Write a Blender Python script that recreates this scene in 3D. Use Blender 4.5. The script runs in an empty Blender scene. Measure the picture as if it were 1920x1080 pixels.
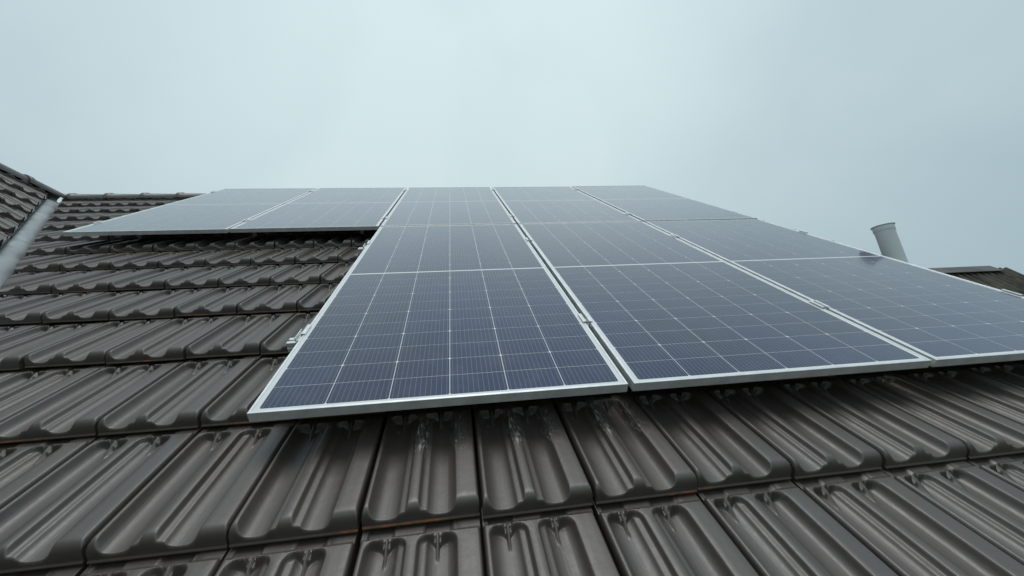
import bpy, bmesh, math, random
from mathutils import Vector, Matrix

random.seed(11)
scn = bpy.context.scene
R = math.radians

# ------------------------------------------------------------------ frames
T = R(39.5)                       # roof pitch
CT, ST = math.cos(T), math.sin(T)
H0 = 5.5                          # height of the roof frame's origin above ground
ORG = Vector((0, 0, H0))
EX, EY, EZ = Vector((1, 0, 0)), Vector((0, CT, ST)), Vector((0, -ST, CT))


def on_roof(x, y, z):
    """point on the main slope: x along the eaves, y up the slope, z off it"""
    return ORG + EX * x + EY * y + EZ * z


def frame_matrix(ex, ey, ez, o):
    m = Matrix.Identity(4)
    for i, a in enumerate((ex, ey, ez, o)):
        m.col[i][:3] = a
    return m


# ------------------------------------------------------------------ camera
RC = ((0.9919052892, -0.1264256117, 0.0118516646),
      (-0.0414235710, -0.4103972016, -0.9109655453),
      (0.1200332663, 0.9031006044, -0.4123121553))
CC = (0.6009449818, -0.8349308619, 0.7367999786)
ax = [EX * r[0] + EY * r[1] + EZ * r[2] for r in RC]
cam_data = bpy.data.cameras.new('camera')
cam = bpy.data.objects.new('camera', cam_data)
scn.collection.objects.link(cam)
cam.matrix_world = frame_matrix(ax[0], -ax[1], -ax[2], on_roof(*CC))
cam_data.sensor_width = 36
cam_data.lens = 36 * 657.08 / 1920
cam_data.shift_x = 24.4 / 1920
cam_data.clip_start = 0.02
cam_data.clip_end = 6000
scn.camera = cam

# ------------------------------------------------------------------ sky and light
SUN_EL, SUN_AZ = R(76), R(180)      # azimuth clockwise from +Y
sun_dir = Vector((math.sin(SUN_AZ) * math.cos(SUN_EL), math.cos(SUN_AZ) * math.cos(SUN_EL), math.sin(SUN_EL)))
world = bpy.data.worlds.new('World')
scn.world = world
world.use_nodes = True
nt = world.node_tree
nt.nodes.clear()


def wn(kind, **kw):
    n = nt.nodes.new(kind)
    for k, v in kw.items():
        setattr(n, k, v)
    return n


sky = wn('ShaderNodeTexSky', sky_type='NISHITA', sun_disc=False, sun_elevation=SUN_EL, sun_rotation=SUN_AZ,
         air_density=1.0, dust_density=1.0, ozone_density=1.0)
bg_sky = wn('ShaderNodeBackground')
bg_sky.inputs['Strength'].default_value = 0.08
nt.links.new(sky.outputs[0], bg_sky.inputs['Color'])
# overcast layer: soft bright patch ahead where the cloud is thinner, broad soft cloud texture
geo = wn('ShaderNodeTexCoord')
dot = wn('ShaderNodeVectorMath', operation='DOT_PRODUCT')
nt.links.new(geo.outputs['Generated'], dot.inputs[0])
dot.inputs[1].default_value = Vector((0.06, 0.80, 0.60))   # thinner cloud ahead
glow = wn('ShaderNodeMapRange', interpolation_type='SMOOTHSTEP')
glow.inputs['From Min'].default_value = 0.35
glow.inputs['From Max'].default_value = 1.05
nt.links.new(dot.outputs['Value'], glow.inputs['Value'])
noi = wn('ShaderNodeTexNoise')
noi.inputs['Scale'].default_value = 2.1
noi.inputs['Detail'].default_value = 5.0
noi.inputs['Distortion'].default_value = 0.5
noi.inputs['Roughness'].default_value = 0.45
nt.links.new(geo.outputs['Generated'], noi.inputs['Vector'])
nm = wn('ShaderNodeMath', operation='MULTIPLY_ADD')
nt.links.new(noi.outputs['Fac'], nm.inputs[0])
nm.inputs[1].default_value = 0.95
nm.inputs[2].default_value = -0.52
addn = wn('ShaderNodeMath', operation='ADD', use_clamp=True)
nt.links.new(glow.outputs[0], addn.inputs[0])
nt.links.new(nm.outputs[0], addn.inputs[1])
ramp = wn('ShaderNodeValToRGB')
ramp.color_ramp.elements[0].color = (0.40, 0.525, 0.57, 1)
ramp.color_ramp.elements[1].color = (0.62, 0.745, 0.77, 1)
nt.links.new(addn.outputs[0], ramp.inputs['Fac'])
bg_cl = wn('ShaderNodeBackground')
sepd = wn('ShaderNodeSeparateXYZ')
nt.links.new(geo.outputs['Generated'], sepd.inputs[0])
zen = wn('ShaderNodeMapRange')
zen.inputs['From Min'].default_value = 0.0
zen.inputs['From Max'].default_value = 1.0
zen.inputs['To Min'].default_value = 0.92
zen.inputs['To Max'].default_value = 1.25
nt.links.new(sepd.outputs['Z'], zen.inputs['Value'])
nt.links.new(zen.outputs[0], bg_cl.inputs['Strength'])
nt.links.new(ramp.outputs['Color'], bg_cl.inputs['Color'])
mixs = wn('ShaderNodeMixShader')
mixs.inputs['Fac'].default_value = 0.92
nt.links.new(bg_sky.outputs[0], mixs.inputs[1])
nt.links.new(bg_cl.outputs[0], mixs.inputs[2])
wo = wn('ShaderNodeOutputWorld')
nt.links.new(mixs.outputs[0], wo.inputs['Surface'])

sun_data = bpy.data.lights.new('sun', 'SUN')
sun_data.energy = 1.25
sun_data.angle = R(30)
sun_data.color = (1.0, 0.97, 0.93)
sun = bpy.data.objects.new('sun', sun_data)
scn.collection.objects.link(sun)
sun.rotation_euler = sun_dir.to_track_quat('Z', 'Y').to_euler()

scn.view_settings.view_transform = 'Standard'
scn.view_settings.look = 'None'
scn.view_settings.gamma = 1
scn.view_settings.exposure = 0
scn.view_settings.use_curve_mapping = False


# ------------------------------------------------------------------ object helpers
def link(o, parent=None, mw=None, kind=None, label=None, cat=None, group=None):
    scn.collection.objects.link(o)
    if parent is not None:
        o.parent = parent
    if mw is not None:
        if parent is not None:
            o.matrix_local = parent_inv[parent.name] @ mw
        else:
            o.matrix_world = mw
    for k, v in (('kind', kind), ('label', label), ('category', cat), ('group', group)):
        if v:
            o[k] = v
    return o


parent_inv = {}


def thing(name, mw, label, cat, group=None):
    o = bpy.data.objects.new(name, None)
    o.empty_display_size = 0.1
    link(o, None, mw, None, label, cat, group)
    parent_inv[o.name] = mw.inverted()
    return o


def mesh_obj(name, me, parent=None, mw=None, **kw):
    return link(bpy.data.objects.new(name, me), parent, mw, **kw)


def bm_mesh(name, bm, mat, smooth=False):
    me = bpy.data.meshes.new(name)
    bm.normal_update()
    bm.to_mesh(me)
    bm.free()
    for m in (mat if isinstance(mat, (list, tuple)) else [mat]):
        me.materials.append(m)
    if smooth:
        me.polygons.foreach_set('use_smooth', [True] * len(me.polygons))
    return me


def add_box(bm, x0, x1, y0, y1, z0, z1, bevel=0.0):
    r = bmesh.ops.create_cube(bm, size=1)
    for v in r['verts']:
        v.co = Vector(((x0 + x1) / 2 + v.co.x * (x1 - x0), (y0 + y1) / 2 + v.co.y * (y1 - y0),
                       (z0 + z1) / 2 + v.co.z * (z1 - z0)))
    if bevel:
        es = list({e for v in r['verts'] for e in v.link_edges})
        bmesh.ops.bevel(bm, geom=es, offset=bevel, segments=2, affect='EDGES', profile=0.5)


def add_lathe(bm, prof, n=40, close=False):
    rings = [[bm.verts.new((r * math.cos(2 * math.pi * k / n), r * math.sin(2 * math.pi * k / n), z)) for k in range(n)]
             for r, z in prof]
    for a, b in zip(rings, rings[1:]):
        for k in range(n):
            bm.faces.new((a[k], a[(k + 1) % n], b[(k + 1) % n], b[k]))


# ------------------------------------------------------------------ materials
def new_mat(name, base=(0.5, 0.5, 0.5), rough=0.5, metal=0.0, spec=0.5):
    m = bpy.data.materials.new(name)
    m.use_nodes = True
    b = m.node_tree.nodes['Principled BSDF']
    b.inputs['Base Color'].default_value = (*base, 1)
    b.inputs['Roughness'].default_value = rough
    b.inputs['Metallic'].default_value = metal
    b.inputs['Specular IOR Level'].default_value = spec
    return m, m.node_tree, b


def N(t, kind, ins=None, **kw):
    n = t.nodes.new(kind)
    for k, v in kw.items():
        setattr(n, k, v)
    for k, v in (ins or {}).items():
        if isinstance(v, bpy.types.NodeSocket):
            t.links.new(v, n.inputs[k])
        else:
            n.inputs[k].default_value = v
    return n


def math_n(t, op, a, b=None, c=None, clamp=False):
    ins = {0: a}
    if b is not None:
        ins[1] = b
    if c is not None:
        ins[2] = c
    return N(t, 'ShaderNodeMath', ins, operation=op, use_clamp=clamp).outputs[0]


def mix_c(t, fac, a, b, blend='MIX'):
    n = N(t, 'ShaderNodeMix', None, data_type='RGBA', blend_type=blend)
    for i, v in ((0, fac), (6, a), (7, b)):
        if isinstance(v, bpy.types.NodeSocket):
            t.links.new(v, n.inputs[i])
        else:
            n.inputs[i].default_value = v
    return n.outputs[2]


def smooth(t, x, lo, hi, a=0.0, b=1.0):
    return N(t, 'ShaderNodeMapRange', {'Value': x, 'From Min': lo, 'From Max': hi, 'To Min': a, 'To Max': b},
             interpolation_type='SMOOTHSTEP').outputs[0]


def tile_material(name, scuffed=False):
    m, t, b = new_mat(name, rough=0.42, spec=0.5)
    b.inputs['IOR'].default_value = 1.85
    geo = N(t, 'ShaderNodeNewGeometry')
    pos = geo.outputs['Position']
    rnd = N(t, 'ShaderNodeObjectInfo').outputs['Random']
    big = N(t, 'ShaderNodeTexNoise', {'Vector': pos, 'Scale': 2.3, 'Detail': 4, 'Roughness': 0.6}).outputs['Fac']
    fine = N(t, 'ShaderNodeTexNoise', {'Vector': pos, 'Scale': 55, 'Detail': 6, 'Roughness': 0.65}).outputs['Fac']
    tc = N(t, 'ShaderNodeTexCoord').outputs['UV']
    mp = N(t, 'ShaderNodeMapping', {'Vector': tc, 'Scale': (8, 1.3, 1)})
    off = N(t, 'ShaderNodeVectorMath', {0: mp.outputs[0], 1: N(t, 'ShaderNodeCombineXYZ', {
        0: math_n(t, 'MULTIPLY', rnd, 91.0), 1: math_n(t, 'MULTIPLY', rnd, 37.0)}).outputs[0]}, operation='ADD').outputs[0]
    streak = N(t, 'ShaderNodeTexNoise', {'Vector': off, 'Scale': 1.0, 'Detail': 4, 'Roughness': 0.6}).outputs['Fac']
    c = mix_c(t, smooth(t, big, 0.35, 0.68), (0.060, 0.045, 0.037, 1), (0.076, 0.059, 0.049, 1))
    c = mix_c(t, math_n(t, 'MULTIPLY', rnd, 0.5), c, (0.074, 0.052, 0.040, 1))
    rn2 = math_n(t, 'FRACT', math_n(t, 'MULTIPLY', rnd, 17.31))
    c = mix_c(t, math_n(t, 'MULTIPLY', rn2, 0.35), c, (0.040, 0.034, 0.031, 1))
    uvn = N(t, 'ShaderNodeSeparateXYZ', {0: tc})
    blot = N(t, 'ShaderNodeTexNoise', {'Vector': pos, 'Scale': 9, 'Detail': 6, 'Roughness': 0.7, 'Distortion': 0.6}).outputs['Fac']
    c = mix_c(t, smooth(t, blot, 0.55, 0.70, 0, 0.30), c, (0.034, 0.029, 0.026, 1))
    c = mix_c(t, smooth(t, blot, 0.42, 0.30, 0, 0.25), c, (0.105, 0.092, 0.082, 1))
    # thin water-borne grime running along each trough floor
    tr = math_n(t, 'ADD', smooth(t, math_n(t, 'ABSOLUTE', math_n(t, 'SUBTRACT', uvn.outputs[0], 0.19)), 0.09, 0.03),
                smooth(t, math_n(t, 'ABSOLUTE', math_n(t, 'SUBTRACT', uvn.outputs[0], 0.67)), 0.09, 0.03))
    c = mix_c(t, math_n(t, 'MULTIPLY', tr, smooth(t, streak, 0.46, 0.62, 0, 0.22)), c, (0.100, 0.084, 0.070, 1))
    c = mix_c(t, smooth(t, streak, 0.52, 0.78, 0, 0.12), c, (0.115, 0.098, 0.086, 1))
    c = mix_c(t, smooth(t, streak, 0.44, 0.26, 0, 0.14), c, (0.042, 0.033, 0.028, 1))
    c = mix_c(t, smooth(t, fine, 0.60, 0.80, 0, 0.18), c, (0.14, 0.12, 0.105, 1))
    # small pale specks and a few dark ones
    vor = N(t, 'ShaderNodeTexVoronoi', {'Vector': pos, 'Scale': 30, 'Randomness': 1.0})
    spk = smooth(t, vor.outputs['Distance'], 0.055, 0.03)
    pick = math_n(t, 'GREATER_THAN', N(t, 'ShaderNodeSeparateColor', {0: vor.outputs['Color']}).outputs[0], 0.93)
    c = mix_c(t, math_n(t, 'MULTIPLY', math_n(t, 'MULTIPLY', spk, pick), 0.7), c, (0.30, 0.28, 0.25, 1))
    rough = math_n(t, 'MULTIPLY_ADD', fine, 0.22, 0.33)
    rough = math_n(t, 'MULTIPLY_ADD', streak, 0.06, rough)
    rough = math_n(t, 'MULTIPLY_ADD', blot, 0.14, math_n(t, 'SUBTRACT', rough, 0.07))
    if scuffed:
        uv = N(t, 'ShaderNodeSeparateXYZ', {0: tc})
        u, v = uv.outputs[0], uv.outputs[1]
        sc = N(t, 'ShaderNodeMapping', {'Vector': tc, 'Scale': (60, 13, 1), 'Rotation': (0, 0, 0.25)})
        n1 = N(t, 'ShaderNodeTexNoise', {'Vector': sc.outputs[0], 'Scale': 1.0, 'Detail': 7, 'Roughness': 0.75, 'Distortion': 1.1}).outputs['Fac']
        n2 = N(t, 'ShaderNodeTexNoise', {'Vector': tc, 'Scale': 7.0, 'Detail': 2}).outputs['Fac']
        mid = math_n(t, 'MULTIPLY', smooth(t, u, 0.33, 0.41), smooth(t, u, 0.56, 0.47))
        rgt = math_n(t, 'MULTIPLY', smooth(t, u, 0.72, 0.80), smooth(t, u, 0.96, 0.88, 0, 0.55))
        reg = math_n(t, 'ADD', mid, rgt)
        reg = math_n(t, 'ADD', reg, smooth(t, n2, 0.60, 0.68, 0, 0.35))
        reg = math_n(t, 'MULTIPLY', reg, math_n(t, 'MULTIPLY', smooth(t, v, 0.40, 0.55), smooth(t, v, 1.0, 0.84)))
        k = math_n(t, 'MULTIPLY', reg, smooth(t, n1, 0.52, 0.60), clamp=True)
        c = mix_c(t, math_n(t, 'MULTIPLY', k, 0.9), c, (0.52, 0.49, 0.45, 1))
        rough = math_n(t, 'MULTIPLY_ADD', k, 0.3, rough)
    t.links.new(c, b.inputs['Base Color'])
    t.links.new(rough, b.inputs['Roughness'])
    bump = N(t, 'ShaderNodeBump', {'Height': math_n(t, 'MULTIPLY_ADD', blot, 0.5, fine), 'Strength': 0.16, 'Distance': 0.004})
    t.links.new(bump.outputs[0], b.inputs['Normal'])
    return m


M_TILE = tile_material('brown_glazed_tile')
M_SCUFF = tile_material('brown_glazed_tile_scuffed', True)


def clay_edge():
    m, t, b = new_mat('raw_clay_edge', rough=0.6)
    pos = N(t, 'ShaderNodeNewGeometry').outputs['Position']
    n1 = N(t, 'ShaderNodeTexNoise', {'Vector': pos, 'Scale': 3.1, 'Detail': 5, 'Roughness': 0.7}).outputs['Fac']
    n2 = N(t, 'ShaderNodeTexNoise', {'Vector': pos, 'Scale': 40, 'Detail': 3}).outputs['Fac']
    k = smooth(t, math_n(t, 'MULTIPLY_ADD', n2, 0.25, n1), 0.685, 0.82)
    c = mix_c(t, k, (0.11, 0.082, 0.064, 1), (0.36, 0.115, 0.045, 1))
    t.links.new(c, b.inputs['Base Color'])
    return m


M_CLAY = clay_edge()


def simple_noise_mat(name, a, bcol, scale=8, rough=(0.4, 0.6), metal=0.0, detail=5, stretch=None, bump=0.0):
    m, t, b = new_mat(name, metal=metal)
    pos = N(t, 'ShaderNodeTexCoord').outputs['Object']
    if stretch:
        pos = N(t, 'ShaderNodeMapping', {'Vector': pos, 'Scale': stretch}).outputs[0]
    n = N(t, 'ShaderNodeTexNoise', {'Vector': pos, 'Scale': scale, 'Detail': detail, 'Roughness': 0.6}).outputs['Fac']
    k = smooth(t, n, 0.3, 0.7)
    t.links.new(mix_c(t, k, (*a, 1), (*bcol, 1)), b.inputs['Base Color'])
    t.links.new(math_n(t, 'MULTIPLY_ADD', n, rough[1] - rough[0], rough[0]), b.inputs['Roughness'])
    if bump:
        bp = N(t, 'ShaderNodeBump', {'Height': n, 'Strength': bump, 'Distance': 0.01})
        t.links.new(bp.outputs[0], b.inputs['Normal'])
    return m


M_ALU = simple_noise_mat('anodised_aluminium', (0.70, 0.71, 0.715), (0.88, 0.885, 0.89), 14, (0.30, 0.48), 0.55, detail=8)
M_ALU_RAW = simple_noise_mat('mill_aluminium', (0.70, 0.71, 0.72), (0.82, 0.83, 0.84), 30, (0.28, 0.45), 0.5)
M_ZINC = simple_noise_mat('weathered_zinc', (0.27, 0.295, 0.31), (0.42, 0.45, 0.465), 3.0, (0.42, 0.60), 0.15, bump=0.0)
M_UNDER = simple_noise_mat('roofing_underlay', (0.022, 0.022, 0.023), (0.035, 0.033, 0.032), 6, (0.8, 0.9))
M_WALL = simple_noise_mat('cream_render', (0.52, 0.49, 0.43), (0.60, 0.57, 0.51), 3, (0.85, 0.95))
M_PIPE = simple_noise_mat('grey_plastic_pipe', (0.76, 0.79, 0.80), (0.82, 0.85, 0.86), 4, (0.38, 0.5))
M_WHITE = simple_noise_mat('white_sheet', (0.80, 0.81, 0.82), (0.86, 0.87, 0.88), 6, (0.4, 0.5))
M_STEEL = simple_noise_mat('galvanised_steel', (0.40, 0.42, 0.43), (0.55, 0.57, 0.58), 12, (0.4, 0.55), 0.9)
M_FIBRE = simple_noise_mat('mossy_fibre_cement', (0.024, 0.027, 0.018), (0.100, 0.090, 0.070), 4.2, (0.85, 0.95), stretch=(1, 0.35, 1), detail=8, bump=0.3)
M_CAP2 = simple_noise_mat('weathered_ridge_board', (0.085, 0.083, 0.080), (0.135, 0.125, 0.122), 2.0, (0.7, 0.85))
M_GRASS = simple_noise_mat('grass', (0.030, 0.050, 0.016), (0.060, 0.080, 0.030), 0.6, (0.9, 1.0))


def cell_material():
    m, t, b = new_mat('blue_black_solar_cell', rough=0.12, spec=0.5)
    b.inputs['IOR'].default_value = 1.52
    b.inputs['Coat Weight'].default_value = 0.7
    b.inputs['Coat Roughness'].default_value = 0.10
    b.inputs['Sheen Weight'].default_value = 0.5      # rain-dried dust film on the glass
    b.inputs['Sheen Roughness'].default_value = 0.27
    b.inputs['Sheen Tint'].default_value = (0.80, 0.84, 0.92, 1)
    tc = N(t, 'ShaderNodeTexCoord')
    uv = N(t, 'ShaderNodeSeparateXYZ', {0: tc.outputs['UV']})
    rnd = N(t, 'ShaderNodeObjectInfo').outputs['Random']
    pos = N(t, 'ShaderNodeNewGeometry').outputs['Position']
    f = math_n(t, 'FRACT', math_n(t, 'MULTIPLY', uv.outputs[0], 11.0))
    d = math_n(t, 'ABSOLUTE', math_n(t, 'SUBTRACT', f, 0.5))
    bar = smooth(t, d, 0.046, 0.026)
    base = mix_c(t, rnd, (0.0025, 0.0090, 0.066, 1), (0.0045, 0.0115, 0.078, 1))
    n = N(t, 'ShaderNodeTexNoise', {'Vector': pos, 'Scale': 1.6, 'Detail': 3}).outputs['Fac']
    base = mix_c(t, smooth(t, n, 0.35, 0.7, 0, 0.5), base, (0.011, 0.015, 0.042, 1))
    c = mix_c(t, math_n(t, 'MULTIPLY', bar, 0.55), base, (0.30, 0.31, 0.33, 1))
    # thin film of dust left by rain
    dust = N(t, 'ShaderNodeTexNoise', {'Vector': pos, 'Scale': 11, 'Detail': 7, 'Roughness': 0.7}).outputs['Fac']
    c = mix_c(t, smooth(t, dust, 0.42, 0.75, 0.01, 0.05), c, (0.36, 0.36, 0.35, 1))
    t.links.new(c, b.inputs['Base Color'])
    t.links.new(smooth(t, dust, 0.3, 0.75, 0.10, 0.22), b.inputs['Roughness'])
    return m


M_CELL = cell_material()
M_BACK = simple_noise_mat('white_backsheet_under_glass', (0.70, 0.71, 0.72), (0.75, 0.76, 0.77), 5, (0.10, 0.18))
M_BACK.node_tree.nodes['Principled BSDF'].inputs['IOR'].default_value = 1.62

# ------------------------------------------------------------------ the setting: ground
bm = bmesh.new()
bmesh.ops.create_grid(bm, x_segments=8, y_segments=8, size=2500)
mesh_obj('ground', bm_mesh('ground', bm, M_GRASS), None, Matrix.Identity(4), kind='structure')

# ------------------------------------------------------------------ the tile
TW, TL = 0.2925, 0.386           # cover width and cover length
TT = 0.050                       # front edge height
TILT = math.asin(TT / TL)
DEPTH = 0.031
PROF = [(0.0, -0.60), (0.007, -0.22), (0.016, -0.05), (0.026, 0.0), (0.042, 0.0), (0.050, -0.04), (0.057, -0.18), (0.069, -0.45), (0.086, -0.68), (0.108, -0.84),
        (0.135, -0.95), (0.165, -0.99), (0.195, -1.0), (0.228, -0.985), (0.258, -0.93), (0.283, -0.84), (0.298, -0.735), (0.307, -0.62), (0.314, -0.565), (0.325, -0.54),
        (0.358, -0.49), (0.367, -0.42), (0.376, -0.20), (0.383, -0.05), (0.391, 0.0), (0.43, 0.0), (0.464, 0.0), (0.472, -0.05), (0.479, -0.20), (0.488, -0.42),
        (0.497, -0.49), (0.535, -0.54), (0.546, -0.565), (0.553, -0.62), (0.562, -0.735), (0.577, -0.84), (0.602, -0.93), (0.632, -0.985), (0.664, -1.0), (0.695, -0.99),
        (0.725, -0.95), (0.750, -0.84), (0.769, -0.68), (0.783, -0.45), (0.793, -0.18), (0.800, -0.04), (0.810, 0.0), (0.86, 0.0), (0.92, 0.0), (0.972, 0.0),
        (0.984, -0.03), (0.993, -0.16), (1.0, -0.45)]
TROUGHS = ((0.046, 0.388), (0.467, 0.804))


def prof_at(u):
    for (a, za), (b, zb) in zip(PROF, PROF[1:]):
        if a <= u <= b:
            return za + (zb - za) * (u - a) / (b - a)
    return PROF[-1][1]


def sstep(x, a, b):
    k = min(1, max(0, (x - a) / (b - a)))
    return k * k * (3 - 2 * k)


VH = TL - 0.030                  # head of the troughs


def tile_z(u, v):
    crest = 0.0
    z = prof_at(u) * DEPTH
    for a, b in TROUGHS:
        if a < u < b:
            q = abs(u - (a + b) / 2) * TW                  # metres from the trough's centre line
            rl = (b - a) * TW / 4                         # radius of one of the two lobes at its head
            end = VH - rl + math.sqrt(max(0, rl * rl - (q - rl) ** 2))
            k = sstep(v, end - 0.009, end)                # head wall of the pocket
            z = z * (1 - k) + min(crest, -0.0004) * k
            # groove between the lobes with a thin fin running down out of the head strip
            if v > VH - 0.036 and q < 0.0125:
                g = 1 - sstep(q, 0.008, 0.0125)
                z = z * (1 - g) + min(z, -0.019) * g
            if v > VH - 0.050 and q < 0.012:
                h = max(0.0, VH - v) / 0.050
                zf = -0.0055 - (DEPTH - 0.0055) * h ** 1.2
                z = max(z, zf - 0.03 * sstep(q, 0.0022, 0.0068 - 0.003 * h))
    # head strip, a little lower, with alternating recessed blocks
    if v > VH:
        q = sstep(v, VH, VH + 0.004)
        rec = -0.0145 if (0.05 < u < 0.262 or 0.53 < u < 0.765) else -0.0075
        if u > 0.8:
            rec = -0.006
        z = z * (1 - q) + rec * q
    # rounded nose
    r = 0.027
    zl = -(TT - 0.0105)
    if v < r:
        zn = zl + (0 - zl) * max(0, 1 - (1 - v / r) ** 2.25) ** (1 / 2.25)
        k = 0.0012                                    # smooth minimum
        h = max(k - abs(z - zn), 0) / k
        z = min(z, zn) - h * h * k * 0.25
    return TT + z


def build_tile(name, us, vs, mats):
    bm = bmesh.new()
    uvl = bm.loops.layers.uv.new('UVMap')
    gx = 0.0042

    def X(u):
        return gx + u * (TW - 2 * gx)
    info = {}

    def V(x, y, z, u, v):
        w = bm.verts.new((x, y, z))
        info[w] = (u, v)
        return w
    g = [[V(X(u), v, tile_z(u, v), u, v / TL) for u in us] for v in vs]
    front = []
    # raw lower edge: a little ledge standing proud under the nose
    for dy, z in ((0.0, 0.0068), (-0.0032, 0.0058), (-0.0036, 0.0012), (0.0, -0.0006), (0.05, -0.0012)):
        front.append([V(X(u), dy, z, u, 0) for u in us])
    rows = front[::-1] + g
    n = len(us)
    nf = len(front)
    for j in range(len(rows) - 1):
        for i in range(n - 1):
            f = bm.faces.new((rows[j][i], rows[j][i + 1], rows[j + 1][i + 1], rows[j + 1][i]))
            f.smooth = True
            if j < nf - 1:
                f.material_index = 1
    # side walls
    for i in (0, n - 1):
        low = [V(w[i].co.x, w[i].co.y, min(w[i].co.z - 0.004, -0.003), us[i], 0.5) for w in g]
        for j in range(len(g) - 1):
            q = (g[j][i], g[j + 1][i], low[j + 1], low[j])
            bm.faces.new(q if i == 0 else q[::-1])
    for f in bm.faces:
        for l in f.loops:
            l[uvl].uv = info[l.vert]
    bmesh.ops.recalc_face_normals(bm, faces=bm.faces[:])
    up = sum((f.normal.z for f in bm.faces), 0.0)
    if up < 0:
        bmesh.ops.reverse_faces(bm, faces=bm.faces[:])
    me = bpy.data.meshes.new(name)
    bm.to_mesh(me)
    bm.free()
    for m in mats:
        me.materials.append(m)
    return me


cen_u = [(a + b) / 2 for a, b in TROUGHS]
extra = [c + sg * m / TW for c in cen_u for sg in (-1, 1) for m in (0, .0022, .0042, .0062, .008, .0102, .0125)]
arch = [c + sg * (rl + m) / TW for c in cen_u for sg in (-1, 1) for rl in (0.0247,) for m in (-.0085, 0, .0085, .015)]
us_hi = []
for u in sorted([u for u, _ in PROF] + extra + arch):
    if not us_hi or u - us_hi[-1] > 0.0035:
        us_hi.append(u)
us_hi[-1] = 1.0
vs_hi = [0.0, 0.001, 0.003, 0.0055, 0.008, 0.0105, 0.013, 0.0155, 0.018, 0.021, 0.0245, 0.0285, 0.033, 0.040, 0.07, 0.16, 0.26, 0.300, 0.306, 0.311, 0.316,
         0.3205, 0.3245, 0.328, 0.3313, 0.3345, 0.3375, 0.3405, 0.343, 0.3455, 0.348, 0.3503, 0.3525, 0.3545, 0.3562, 0.358, 0.360, 0.366, 0.39, 0.412]
us_lo = sorted([u for u, _ in PROF][::2] + [1.0])
vs_lo = [0.0, 0.007, 0.02, 0.034, 0.20, 0.318, 0.334, 0.345, 0.356, 0.362, 0.41]
TILE = build_tile('roof_tile', us_hi, vs_hi, (M_TILE, M_CLAY))
TILE_SCUFF = build_tile('roof_tile_scuffed', us_hi, vs_hi, (M_SCUFF, M_CLAY))
TILE_LO = build_tile('roof_tile_plain', us_lo, vs_lo, (M_TILE, M_CLAY))

# ------------------------------------------------------------------ our house
house = thing('house', Matrix.Translation((0, 0, 0)),
              'house roofed in dark brown trough-shaped clay tiles, carrying the solar panels', 'house')
YR = 4.368                                            # slope length at the ridge (tile plane)
RIDGE = on_roof(0, YR, -0.13)                         # a point on the ridge line
XJ = -4.326                                           # where the wing's ridge meets ours
J = Vector((XJ, RIDGE.y, RIDGE.z))
# wing: ridge runs towards -Y, its slope falls towards +X
WY, WZ, WX = Vector((-CT, 0, ST)), Vector((ST, 0, CT)), Vector((0, 1, 0))
WO = J - WY * YR + WZ * 0.13
WO.y = 0
NV = Vector((1, 1, 0)).normalized()                   # across the valley, towards the main slope


def on_wing(x, y, z):
    return WO + WX * x + WY * y + WZ * z


# decks under the tiles and the body of the house
def deck(name, pts, mat):
    bm = bmesh.new()
    bm.faces.new([bm.verts.new(p) for p in pts])
    return mesh_obj(name, bm_mesh(name, bm, mat), house, Matrix.Identity(4))


XL, XR, YE = -8.4, 3.86, -2.35
DZ = -0.205
b_r = Vector((0, J.y, J.z - 0.112))


def back(x, s):                                       # far slope, s metres of slope length down from the ridge
    return Vector((x, b_r.y + s * CT, b_r.z - s * ST))


jy = YR
bm = bmesh.new()
a_e = (YR - YE) * CT                                  # plan depth of the main slope
vx = XJ + a_e
z_e = b_r.z - a_e * math.tan(T)
main_pts = [Vector((XJ, J.y, b_r.z)), Vector((XR, J.y, b_r.z)), Vector((XR, J.y - a_e, z_e)), Vector((vx, J.y - a_e, z_e))]
bm.faces.new([bm.verts.new(p) for p in main_pts])
bm.faces.new([bm.verts.new(p) for p in (back(XL, 0), back(XL, 6.7), back(XR, 6.7), back(XR, 0))]).material_index = 1
wr = on_wing(0, YR, DZ)
yw_end = -3.2
wing_e = a_e
bm.faces.new([bm.verts.new(p) for p in (main_pts[0], main_pts[3], Vector((vx, yw_end, main_pts[3].z)), Vector((XJ, yw_end, b_r.z)))])
bm.faces.new([bm.verts.new(p) for p in (main_pts[0], Vector((XJ, yw_end, b_r.z)), Vector((XJ - wing_e, yw_end, main_pts[3].z)),
                                        Vector((XJ - wing_e, RIDGE.y, main_pts[3].z)))])
mesh_obj('roof_deck', bm_mesh('roof_deck', bm, (M_UNDER, M_TILE)), house, Matrix.Identity(4))
bm = bmesh.new()
ez = main_pts[3].z
for x0, x1, y0, y1 in ((XL + .2, XR - .25, on_roof(0, YE, DZ).y + .45, back(0, 6.7).y - .45),
                       (XJ - wing_e + .45, vx - .45, yw_end + .3, RIDGE.y)):
    add_box(bm, x0, x1, y0, y1, 0.0, ez + 0.25)
for x in (XR - .25,):                                 # gable triangle
    p = [Vector((x, on_roof(0, YE, DZ).y + .45, ez + .25)), Vector((x, back(0, 6.7).y - .45, ez + .25)), Vector((x, b_r.y, b_r.z - .06))]
    bm.faces.new([bm.verts.new(q) for q in p])
p = [Vector((XJ - wing_e + .45, yw_end + .3, ez + .25)), Vector((vx - .45, yw_end + .3, ez + .25)), Vector((XJ, yw_end + .3, b_r.z - .06))]
bm.faces.new([bm.verts.new(q) for q in p])
mesh_obj('wall', bm_mesh('wall', bm, M_WALL), house, Matrix.Identity(4))

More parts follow.
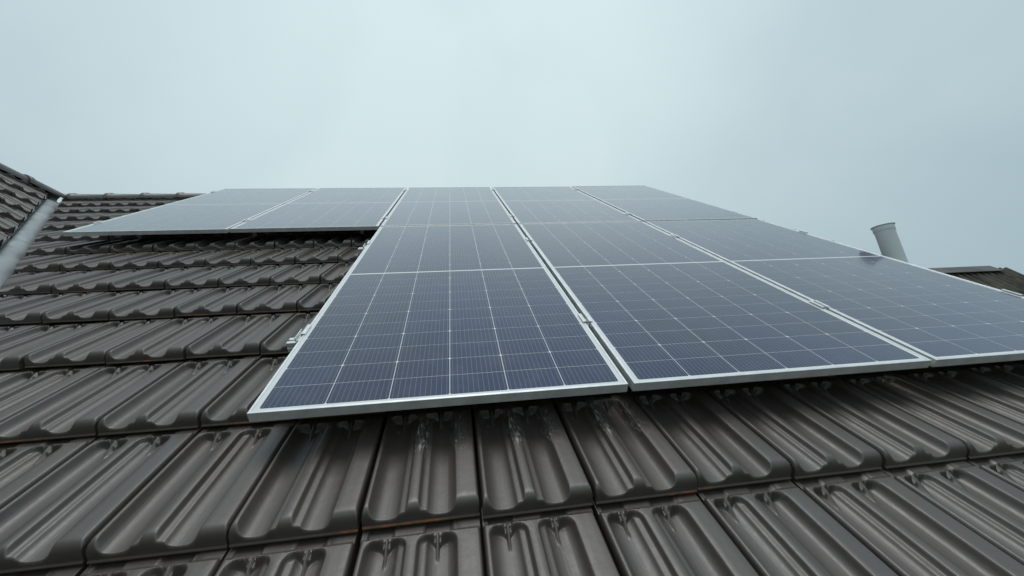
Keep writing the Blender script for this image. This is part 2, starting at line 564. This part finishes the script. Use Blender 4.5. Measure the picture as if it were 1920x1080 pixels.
# tile rows: measured heights of the front edges up the slope
ROWS = [-1.814, -1.428, -1.042, -0.656, -0.270, 0.124, 0.526, 0.920, 1.292, 1.672, 2.047, 2.418, 2.785, 3.150, 3.520, 3.890, 4.255]
X0 = 0.054
PIPE = Vector((3.75, 0.958, 0))
RCV = [Vector(r) for r in RC]


def px(p):
    """where a world point falls in the photograph (1920x1080)"""
    q = p - on_roof(*CC)
    x, y, z = q.dot(ax[0]), q.dot(ax[1]), q.dot(ax[2])
    if z < 0.05:
        return None
    return 960 - 24.4 + 657.08 * x / z, 540 + 657.08 * y / z, z


tiles = []
FIRST = None
for r, y in enumerate(ROWS):
    pitch = (ROWS[r + 1] - y) if r + 1 < len(ROWS) else TL
    for c in range(-34, 18):
        x = X0 + c * TW
        if x + TW > XR + 0.02:
            continue
        cen = on_roof(x + TW / 2, y + 0.2, -0.13)
        g0 = (cen - J).dot(NV)
        if g0 < -0.30:
            continue
        if y + 0.02 > YR:
            continue
        cut = []
        if g0 < 0.45:
            cut.append((J + NV * 0.000, NV))
        if y + 0.43 > YR - 0.02:
            cut.append((on_roof(0, YR - 0.035, 0), -EY))
        if abs(x + TW / 2 - PIPE.x) < 0.3 and abs(cen.y - PIPE.y) < 0.001:
            continue
        tiles.append(('main', x, y, pitch / TL, cut, cen))
for r in range(17):
    y = ROWS[r] if r < len(ROWS) else ROWS[-1]
    pitch = (ROWS[r + 1] - y) if r + 1 < len(ROWS) else TL
    for c in range(-8, 20):
        x = 0.09 + c * TW
        cen = on_wing(x + TW / 2, y + 0.2, -0.13)
        g0 = (cen - J).dot(NV)
        if g0 > 0.12 or cen.y > J.y + 0.2:
            continue
        cut = []
        if g0 > -0.60:
            cut.append((J - NV * 0.108, -NV))
        if y + 0.43 > YR - 0.02:
            cut.append((on_wing(0, YR - 0.035, 0), -WY))
        tiles.append(('wing', x, y, pitch / TL, cut, cen))


def under_panel(x, y):
    return (0.05 < x and x + TW < 3.35 and y > 0.1 and y < 4.0) or (-2.2 < x and x + TW < 3.35 and 2.2 < y < 3.95)


def rank(tl):
    q = px(tl[5])
    if q is None:
        return 1e9
    u, v, z = q
    m = 120 if z > 1 else 500
    if not (-m < u < 1920 + m and 250 < v < 1080 + m):
        return 1e6 + z
    if tl[0] == 'main' and under_panel(tl[1], tl[2]):
        return 1e5 + z
    if tl[0] == 'main' and tl[1] > 3.3 and tl[2] > 0.1:
        return 5e4 + z
    return z


tiles.sort(key=rank)
MAXT = 296
rest = bmesh.new()
SCUFFED = {(c, -0.270) for c in (1, 2, 3)}
n_single = 0
for i, (slope, x, y, sy, cut, cen) in enumerate(tiles):
    ex, ey, ezv = (EX, EY, EZ) if slope == 'main' else (WX, WY, WZ)
    o = on_roof(x, y, -0.15) if slope == 'main' else on_wing(x, y, -0.15)
    e2 = ey * math.cos(TILT) - ezv * math.sin(TILT)
    e3 = ezv * math.cos(TILT) + ey * math.sin(TILT)
    j1, j2, j3 = random.gauss(0, 0.006), random.gauss(0, 0.0032), random.gauss(0, 0.006)
    o = o + ex * random.gauss(0, 0.0010) + ey * random.gauss(0, 0.0026)
    m = frame_matrix(ex, e2, e3, o) @ Matrix.Rotation(j2, 4, 'Z') @ Matrix.Rotation(j1 * 0.4, 4, 'Y') @ Matrix.Rotation(j3 * 0.4, 4, 'X') @ Matrix.Diagonal((1, sy, 1, 1))
    single = i < MAXT and rank(tiles[i]) < 1e5
    src = TILE if single else TILE_LO
    if slope == 'main' and abs(y + 0.270) < 1e-6 and round((x - X0) / TW) in (1, 2, 3):
        src = TILE_SCUFF
    me = src
    if cut:
        bm = bmesh.new()
        bm.from_mesh(src)
        bm.transform(m)
        for pco, pno in cut:
            bmesh.ops.bisect_plane(bm, geom=bm.verts[:] + bm.edges[:] + bm.faces[:], plane_co=pco, plane_no=pno, clear_inner=True)
        if len(bm.faces) < 4:
            bm.free()
            continue
        bm.transform(m.inverted())
        me = bpy.data.meshes.new('roof_tile_cut')
        bm.to_mesh(me)
        bm.free()
        for mm in src.materials:
            me.materials.append(mm)
    if single:
        mesh_obj('roof_tile', me, house, m)
        n_single += 1
    else:
        nv = len(rest.verts)
        rest.from_mesh(me)
        rest.verts.ensure_lookup_table()
        bmesh.ops.transform(rest, matrix=m, verts=rest.verts[nv:])
mesh_obj('roof_tiles', bm_mesh('roof_tiles', rest, (M_TILE, M_CLAY)), house, Matrix.Identity(4), kind='stuff')


# ridge caps: tapered half-round tiles with a collar
def cap_mesh(length=0.46, r0=0.088, r1=0.080):
    bm = bmesh.new()
    st = [(0.0, r0 + 0.014), (0.045, r0 + 0.014), (0.052, r0 + 0.003), (length, r1)]
    n = 14
    a0 = R(-12)
    rows = []
    for s, r in st:
        rows.append([bm.verts.new((s, r * 1.05 * math.cos(a0 + (math.pi - 2 * a0) * k / n), r * 0.92 * math.sin(a0 + (math.pi - 2 * a0) * k / n))) for k in range(n + 1)])
    inner = [bm.verts.new((0.0, v.co.y * 0.86, v.co.z * 0.86)) for v in rows[0]]
    rows = [inner] + rows
    for a, b in zip(rows, rows[1:]):
        for k in range(n):
            bm.faces.new((a[k], a[k + 1], b[k + 1], b[k])).smooth = True
    bmesh.ops.recalc_face_normals(bm, faces=bm.faces[:])
    return bm_mesh('ridge_cap', bm, M_TILE)


CAP = cap_mesh()
CZ = -0.028
k = 0
x = XJ + 0.13
while x < 3.2:
    mw = frame_matrix(EX, Vector((0, 1, 0)), Vector((0, 0, 1)), Vector((x, J.y, J.z + CZ - 0.012))) @ Matrix.Rotation(R(0.6 * random.uniform(-1, 1)), 4, 'Z')
    mesh_obj('ridge_cap', CAP, house, mw)
    x += 0.415
for k in range(13):
    mw = frame_matrix(Vector((0, 1, 0)), Vector((-1, 0, 0)), Vector((0, 0, 1)), Vector((XJ, J.y - 0.44 - k * 0.415, J.z + CZ))) @ Matrix.Rotation(R(0.6 * random.uniform(-1, 1)), 4, 'Z')
    mesh_obj('ridge_cap', CAP, house, mw)

# valley gutter: sheet zinc dressed down the valley, lengths lapped over each other
VD = (Vector((1, -1, -math.tan(T)))).normalized()
NH = NV
UPV = NH.cross(VD).normalized()
if UPV.z < 0:
    UPV = -UPV
slope_n = math.tan(T) / math.sqrt(2)
alpha = math.atan(slope_n / math.hypot(1, 0))


def valley_mesh(length):
    bm = bmesh.new()
    sec = []
    for d in (-.20, -.16, -.135):
        sec.append((d, -d * 0.505 + 0.006))
    for i in range(13):                                # rolled centre of the gutter lining
        d = -.125 + i * .125 / 12
        k = (d + .0625) / .0625
        sec.append((d, -d * 0.505 * 0.75 + 0.002 + 0.030 * math.sqrt(max(0, 1 - k * k))))
    sec += [(.004, .001), (.010, .001), (.013, .013), (.016, .013), (.019, .003), (.06, .505 * .05), (.12, .505 * .11), (.24, .505 * .22)]
    rows = [[bm.verts.new((d, -s, z)) for d, z in sec] for s in (0, length)]
    for i in range(len(sec) - 1):
        f = bm.faces.new((rows[0][i], rows[1][i], rows[1][i + 1], rows[0][i + 1]))
        f.smooth = i < 14
    bmesh.ops.recalc_face_normals(bm, faces=bm.faces[:])
    return bm_mesh('valley_flashing', bm, M_ZINC)


VM = valley_mesh(1.25)
for k in range(6):
    s = 0.08 + k * 1.17
    o = J + Vector((0, 0, -0.095)) + VD * s + Vector((0, 0, 0.004 - 0.0))
    zax = UPV
    mw = frame_matrix(NH, -VD, NH.cross(-VD), o)
    if mw.col[2][2] < 0:
        mw = frame_matrix(NH, -VD, -NH.cross(-VD), o)
    mw = mw @ Matrix.Rotation(R(0.25), 4, 'X')
    mesh_obj('valley_flashing', VM, house, mw)

# white dressed sheet at the end of the main ridge
bm = bmesh.new()
pts = [(0.065, -0.06, 0.05), (0.15, -0.06, -0.02), (0.11, -0.07, -0.035), (0.08, -0.065, 0.01)]
vs = [bm.verts.new(J + Vector(p)) for p in pts]
vs2 = [bm.verts.new(J + Vector(p) + Vector((0, 0.012, 0.006))) for p in pts]
bm.faces.new(vs)
bm.faces.new(vs2[::-1])
for i in range(4):
    bm.faces.new((vs[i], vs2[i], vs2[(i + 1) % 4], vs[(i + 1) % 4]))
bmesh.ops.recalc_face_normals(bm, faces=bm.faces[:])
mesh_obj('ridge_flashing', bm_mesh('ridge_flashing', bm, M_WHITE), house, Matrix.Identity(4))

# ------------------------------------------------------------------ solar panels
PW, PL, PG, PT = 1.134, 2.094, 0.0203, 0.032
LIP = 0.0082


def frame_profile_mesh():
    """mitred aluminium frame: outer wall, top lip, inner return"""
    bm = bmesh.new()
    sec = [(0.0, -PT), (0.0, -0.0008), (0.0008, 0.0), (LIP - 0.0006, 0.0), (LIP, -0.0006), (LIP, -0.0030), (0.0018, -0.0030), (0.0018, -PT + 0.0018), (0.028, -PT + 0.0018), (0.028, -PT), (0.0, -PT)]
    loops = []
    for d, z in sec:
        loops.append([bm.verts.new(p) for p in ((d, d, z), (PW - d, d, z), (PW - d, PL - d, z), (d, PL - d, z))])
    for a, b in zip(loops, loops[1:]):
        for i in range(4):
            bm.faces.new((a[i], a[(i + 1) % 4], b[(i + 1) % 4], b[i]))
    bmesh.ops.recalc_face_normals(bm, faces=bm.faces[:])
    return bm_mesh('frame', bm, M_ALU)


CELL_W, CELL_P, ROW_P = 0.1791, 0.1814, 0.0930
MX = (PW - 6 * CELL_P) / 2
MY = 0.0178
CELL_H = ROW_P - 0.0013


def cell_poly(bm, uvl, x0, y0, z, flip):
    ch = 0.0042
    w, h = CELL_W, CELL_H
    if not flip:
        pts = [(0, 0), (w, 0), (w, h - ch), (w - ch, h), (ch, h), (0, h - ch)]
    else:
        pts = [(ch, 0), (w - ch, 0), (w, ch), (w, h), (0, h), (0, ch)]
    f = bm.faces.new([bm.verts.new((x0 + a, y0 + b, z)) for a, b in pts])
    for l, (a, b) in zip(f.loops, pts):
        l[uvl].uv = (a / w, b / h)


def one_cell(flip):
    bm = bmesh.new()
    uvl = bm.loops.layers.uv.new('UVMap')
    cell_poly(bm, uvl, 0, 0, 0, flip)
    return bm_mesh('solar_cell', bm, M_CELL)


CELLS = (one_cell(False), one_cell(True))
FRAME = frame_profile_mesh()
bm = bmesh.new()
add_box(bm, 0.004, PW - 0.004, 0.004, PL - 0.004, -0.0058, -0.0024)
LAMINATE = bm_mesh('backsheet', bm, M_BACK)
# junction boxes on the back
bm = bmesh.new()
for k in (-1, 0, 1):
    add_box(bm, PW / 2 + k * 0.30 - 0.03, PW / 2 + k * 0.30 + 0.03, PL / 2 - 0.05, PL / 2 + 0.05, -0.021, -0.0066, 0.003)
M_BLACK, _, _ = new_mat('black_plastic', (0.015, 0.015, 0.016), 0.5)
JBOX = bm_mesh('junction_box', bm, M_BLACK)


def cell_xy(c, r):
    y = MY + r * ROW_P + 0.00065
    if r >= 11:
        y += PL - 2 * MY - 22 * ROW_P
    return MX + c * CELL_P + (CELL_P - CELL_W) / 2, y


bm = bmesh.new()
uvl = bm.loops.layers.uv.new('UVMap')
for c in range(6):
    for r in range(22):
        cell_poly(bm, uvl, *cell_xy(c, r), 0, r % 2 == 0)
ALL_CELLS = bm_mesh('solar_cells', bm, M_CELL)
ZC = -0.00222

PANELS = [
    (0, 0, 'nearest dark blue solar panel, at the left end of the lower row'),
    (1, 0, 'middle solar panel of the three in the lower row'),
    (2, 0, 'right-hand solar panel of the lower row, in front of the grey vent pipe'),
    (-2, 1, 'pale solar panel at the far left of the upper row, nearest the valley gutter'),
    (-1, 1, 'upper row solar panel second from left, with bare tiles below its front edge'),
    (0, 1, 'upper row solar panel directly above the nearest dark blue panel'),
    (1, 1, 'upper row solar panel directly above the middle lower panel'),
    (2, 1, 'solar panel at the upper right corner of the array'),
]
for c, r, lab in PANELS:
    jz = random.gauss(0, 0.0008)
    mw = frame_matrix(EX, EY, EZ, on_roof(c * (PW + PG), r * (PL + 0.02), jz)) @ Matrix.Rotation(random.gauss(0, 0.0007), 4, 'Y') @ Matrix.Rotation(random.gauss(0, 0.0005), 4, 'X')
    p = thing('solar_panel', mw, lab, 'solar panel', 'silver framed solar panels on the roof')
    mesh_obj('frame', FRAME, p, mw)
    mesh_obj('backsheet', LAMINATE, p, mw)
    mesh_obj('junction_box', JBOX, p, mw)
    if r == 0:
        for cc in range(6):
            for rr in range(22):
                x, y = cell_xy(cc, rr)
                mesh_obj('solar_cell', CELLS[1 if rr % 2 == 0 else 0], p, mw @ Matrix.Translation((x, y, ZC)))
    else:
        mesh_obj('solar_cells', ALL_CELLS, p, mw @ Matrix.Translation((0, 0, ZC)), kind='stuff')


# ------------------------------------------------------------------ mounting rails with clamps and hooks
def rail_mesh(x0, x1):
    bm = bmesh.new()
    sec = [(-.02, -.040), (.02, -.040), (.02, -.024), (.014, -.020), (.02, -.016), (.02, 0), (.006, 0), (.006, -.010), (-.006, -.010), (-.006, 0), (-.02, 0), (-.02, -.016), (-.014, -.020), (-.02, -.024)]
    rows = [[bm.verts.new((x, a, b)) for a, b in sec] for x in (x0, x1)]
    n = len(sec)
    for i in range(n):
        bm.faces.new((rows[0][i], rows[0][(i + 1) % n], rows[1][(i + 1) % n], rows[1][i]))
    for rw in rows:
        bm.faces.new(rw)
    bmesh.ops.recalc_face_normals(bm, faces=bm.faces[:])
    return bm_mesh('rail', bm, M_ALU_RAW)


def mid_clamp_mesh():
    """two tabs gripping the neighbouring frames, with a channel and bolt between; origin on the frame tops' plane"""
    bm = bmesh.new()
    h = 0.035
    g = PG / 2
    add_box(bm, -g - 0.011, -g + 0.0035, -h, h, 0.0006, 0.0042, 0.0006)
    add_box(bm, g - 0.0035, g + 0.011, -h, h, 0.0006, 0.0042, 0.0006)
    add_box(bm, -g + 0.0008, -g + 0.0035, -h, h, -0.026, 0.0004)
    add_box(bm, g - 0.0035, g - 0.0008, -h, h, -0.026, 0.0004)
    add_box(bm, -g + 0.0036, g - 0.0036, -h, h, -0.026, -0.023)
    return bm_mesh('mid_clamp', bm, M_ALU_RAW)


def end_clamp_mesh():
    bm = bmesh.new()
    h = 0.036
    add_box(bm, -0.002, 0.0095, -h, h, 0.0006, 0.0042, 0.0006)     # tab over the frame
    add_box(bm, -0.0055, -0.002, -h, h, -0.031, 0.0042, 0.0005)    # back
    add_box(bm, -0.030, -0.0057, -h, h, -0.031, -0.027, 0.0005)    # foot
    add_box(bm, -0.034, -0.0302, -h, h, -0.031, -0.014, 0.0005)
    return bm_mesh('end_clamp', bm, M_ALU_RAW)


def bolt_mesh():
    bm = bmesh.new()
    bmesh.ops.create_cone(bm, cap_ends=True, segments=6, radius1=0.0065, radius2=0.0065, depth=0.008)
    return bm_mesh('bolt', bm, M_STEEL)


def hook_mesh():
    bm = bmesh.new()
    add_box(bm, -0.015, 0.015, -0.09, -0.022, -0.058, -0.052, 0.001)
    add_box(bm, -0.015, 0.015, -0.028, -0.022, -0.052, -0.005, 0.001)
    add_box(bm, -0.015, 0.015, -0.09, -0.084, -0.085, -0.058, 0.001)
    return bm_mesh('roof_hook', bm, M_STEEL)


MIDC, ENDC, BOLT, HOOK = mid_clamp_mesh(), end_clamp_mesh(), bolt_mesh(), hook_mesh()
colL = PW + PG
RAILS = [
    (0.435, 0, 3, -0.068, 'lower rail of the lower panel row, its end poking out left over the tiles'),
    (1.620, 0, 3, -0.070, 'upper rail of the lower panel row, its small end showing left of the frame'),
    (2.390, -2, 3, -0.05, 'lower rail of the upper panel row, clamping it just above the lower row'),
    (3.945, -2, 3, -0.05, 'topmost rail, clamping the upper panel row right below the ridge'),
]
for y, c0, c1, xo, lab in RAILS:
    xs, xe = c0 * colL, c1 * colL - PG
    mw = frame_matrix(EX, EY, EZ, on_roof(xs, y, -PT - 0.0012))
    p = thing('mounting_rail', mw, lab, 'mounting rail', 'aluminium rails carrying the solar panels')
    mesh_obj('rail', rail_mesh(xo, xe - xs + 0.06), p, mw)
    for c in range(c0 + 1, c1):
        gx = c * colL - PG / 2
        jit = random.gauss(0, 0.006)
        mm = frame_matrix(EX, EY, EZ, on_roof(gx, y + jit, 0.0014))
        cl = mesh_obj('mid_clamp', MIDC, p, mm)
        parent_inv[cl.name] = mm.inverted()
        mesh_obj('bolt', BOLT, cl, mm @ Matrix.Translation((0, 0, -0.018)))
    for x_, fl in ((xs, False), (xe, True)):
        mm = frame_matrix(EX, EY, EZ, on_roof(x_, y + 0.018, 0.0012))
        if fl:
            mm = mm @ Matrix.Rotation(math.pi, 4, 'Z')
        cl = mesh_obj('end_clamp', ENDC, p, mm)
        parent_inv[cl.name] = mm.inverted()
        mesh_obj('bolt', BOLT, cl, mm @ Matrix.Translation((-0.018, 0, -0.022)))
    x_ = xs + 0.35
    while x_ < xe:
        mesh_obj('roof_hook', HOOK, p, frame_matrix(EX, EY, EZ, on_roof(x_, y, -PT)))
        x_ += 0.8775

# ------------------------------------------------------------------ vent pipe standing right of the panels
zt = H0 + 0.948                                      # rim
PR = 0.0545
zb = on_roof(0, PIPE.y / CT, -0.2).z - 0.25
mw = Matrix.Translation((PIPE.x, PIPE.y, zb))
pipe = thing('vent_pipe', mw, 'grey plastic vent pipe with a rolled rim rising behind the right-hand panel', 'vent pipe')
hh = zt - zb
bm = bmesh.new()
add_lathe(bm, [(PR, 0), (PR, hh - 0.062), (PR + 0.0012, hh - 0.058), (PR + 0.0012, hh - 0.05)], 48)
add_lathe(bm, [(PR - 0.004, 0), (PR - 0.004, hh - 0.01)], 48)
mesh_obj('pipe', bm_mesh('pipe', bm, M_PIPE, True), pipe, mw)
bm = bmesh.new()
add_lathe(bm, [(PR + 0.001, hh - 0.052), (PR + 0.0042, hh - 0.046), (PR + 0.0042, hh - 0.014), (PR + 0.0038, hh - 0.012)], 48)
mesh_obj('socket', bm_mesh('socket', bm, M_PIPE, True), pipe, mw)
bm = bmesh.new()
add_lathe(bm, [(PR + 0.0035, hh - 0.0135), (PR + 0.0085, hh - 0.0115), (PR + 0.0105, hh - 0.007), (PR + 0.0085, hh - 0.001), (PR + 0.003, hh), (PR - 0.003, hh - 0.004), (PR - 0.004, hh - 0.012)], 48)
mesh_obj('rim', bm_mesh('rim', bm, M_PIPE, True), pipe, mw)
bm = bmesh.new()
add_lathe(bm, [(0.155, 0.0), (0.15, 0.004), (0.085, 0.012), (0.064, 0.03), (0.0575, 0.06)], 40)
fl = bm_mesh('base_flashing', bm, M_BLACK, True)
mesh_obj('base_flashing', fl, pipe, frame_matrix(EX, EY, EZ, on_roof(PIPE.x, (PIPE.y - ST * 0.165) / CT, -0.165)))

# ------------------------------------------------------------------ neighbour's steep corrugated roof
NX0, NX1, NYR, NZR = 6.6, 13.55, 5.5, H0 + 1.80
NP = R(52)
nb = thing('neighbouring_house', Matrix.Translation((NX0, NYR, 0)),
           'building with steep mossy corrugated roof and flat ridge board at far right', 'building')
parent_inv[nb.name] = Matrix.Translation((NX0, NYR, 0)).inverted()


def corrugated(sign):
    bm = bmesh.new()
    wl, am, n = 0.177, 0.036, 10
    cnt = int((NX1 - NX0) / wl * n)
    s_l = 3.4
    rows = []
    for s in (0.05, 1.0, s_l):
        row = []
        for i in range(cnt + 1):
            x = i * wl / n
            h = am * math.cos(2 * math.pi * i / n)
            row.append(bm.verts.new((NX0 + x, NYR + sign * (s * math.cos(NP) + h * math.sin(NP)), NZR - s * math.sin(NP) + h * math.cos(NP))))
        rows.append(row)
    for a, b in zip(rows, rows[1:]):
        for i in range(cnt):
            bm.faces.new((a[i], a[i + 1], b[i + 1], b[i])).smooth = True
    bmesh.ops.recalc_face_normals(bm, faces=bm.faces[:])
    return bm


for sg in (-1, 1):
    mesh_obj('corrugated_roof', bm_mesh('corrugated_roof', corrugated(sg), M_FIBRE), nb, Matrix.Identity(4))
bm = bmesh.new()
xe = NX1 - 0.42
for sg in (-1, 1):
    q = []
    for s, off in ((0.0, 0.036), (0.25, 0.050)):
        for x in (NX0, xe):
            q.append(Vector((x, NYR + sg * (s * math.cos(R(44)) + off * .5), NZR + 0.045 - s * math.sin(R(44)))))
    a = [bm.verts.new(v) for v in (q[0], q[1], q[3], q[2])]
    b = [bm.verts.new(v + Vector((0, -sg * .014, -.014))) for v in (q[0], q[1], q[3], q[2])]
    bm.faces.new(a)
    bm.faces.new(b[::-1])
    for i in range(4):
        bm.faces.new((a[i], b[i], b[(i + 1) % 4], a[(i + 1) % 4]))
bmesh.ops.recalc_face_normals(bm, faces=bm.faces[:])
mesh_obj('ridge_board', bm_mesh('ridge_board', bm, M_CAP2), nb, Matrix.Identity(4))
bm = bmesh.new()
hw = 3.2 * math.cos(NP)
he = NZR - 3.2 * math.sin(NP) - 0.05
add_box(bm, NX0 + 0.1, NX1 - 0.15, NYR - hw + 0.15, NYR + hw - 0.15, 0, he)
for x in (NX0 + 0.1, NX1 - 0.15):
    bm.faces.new([bm.verts.new(v) for v in ((x, NYR - hw + 0.15, he), (x, NYR + hw - 0.15, he), (x, NYR, NZR - 0.12))])
mesh_obj('wall', bm_mesh('wall', bm, M_WALL), nb, Matrix.Identity(4))
print('single tiles', n_single, 'of', len(tiles))
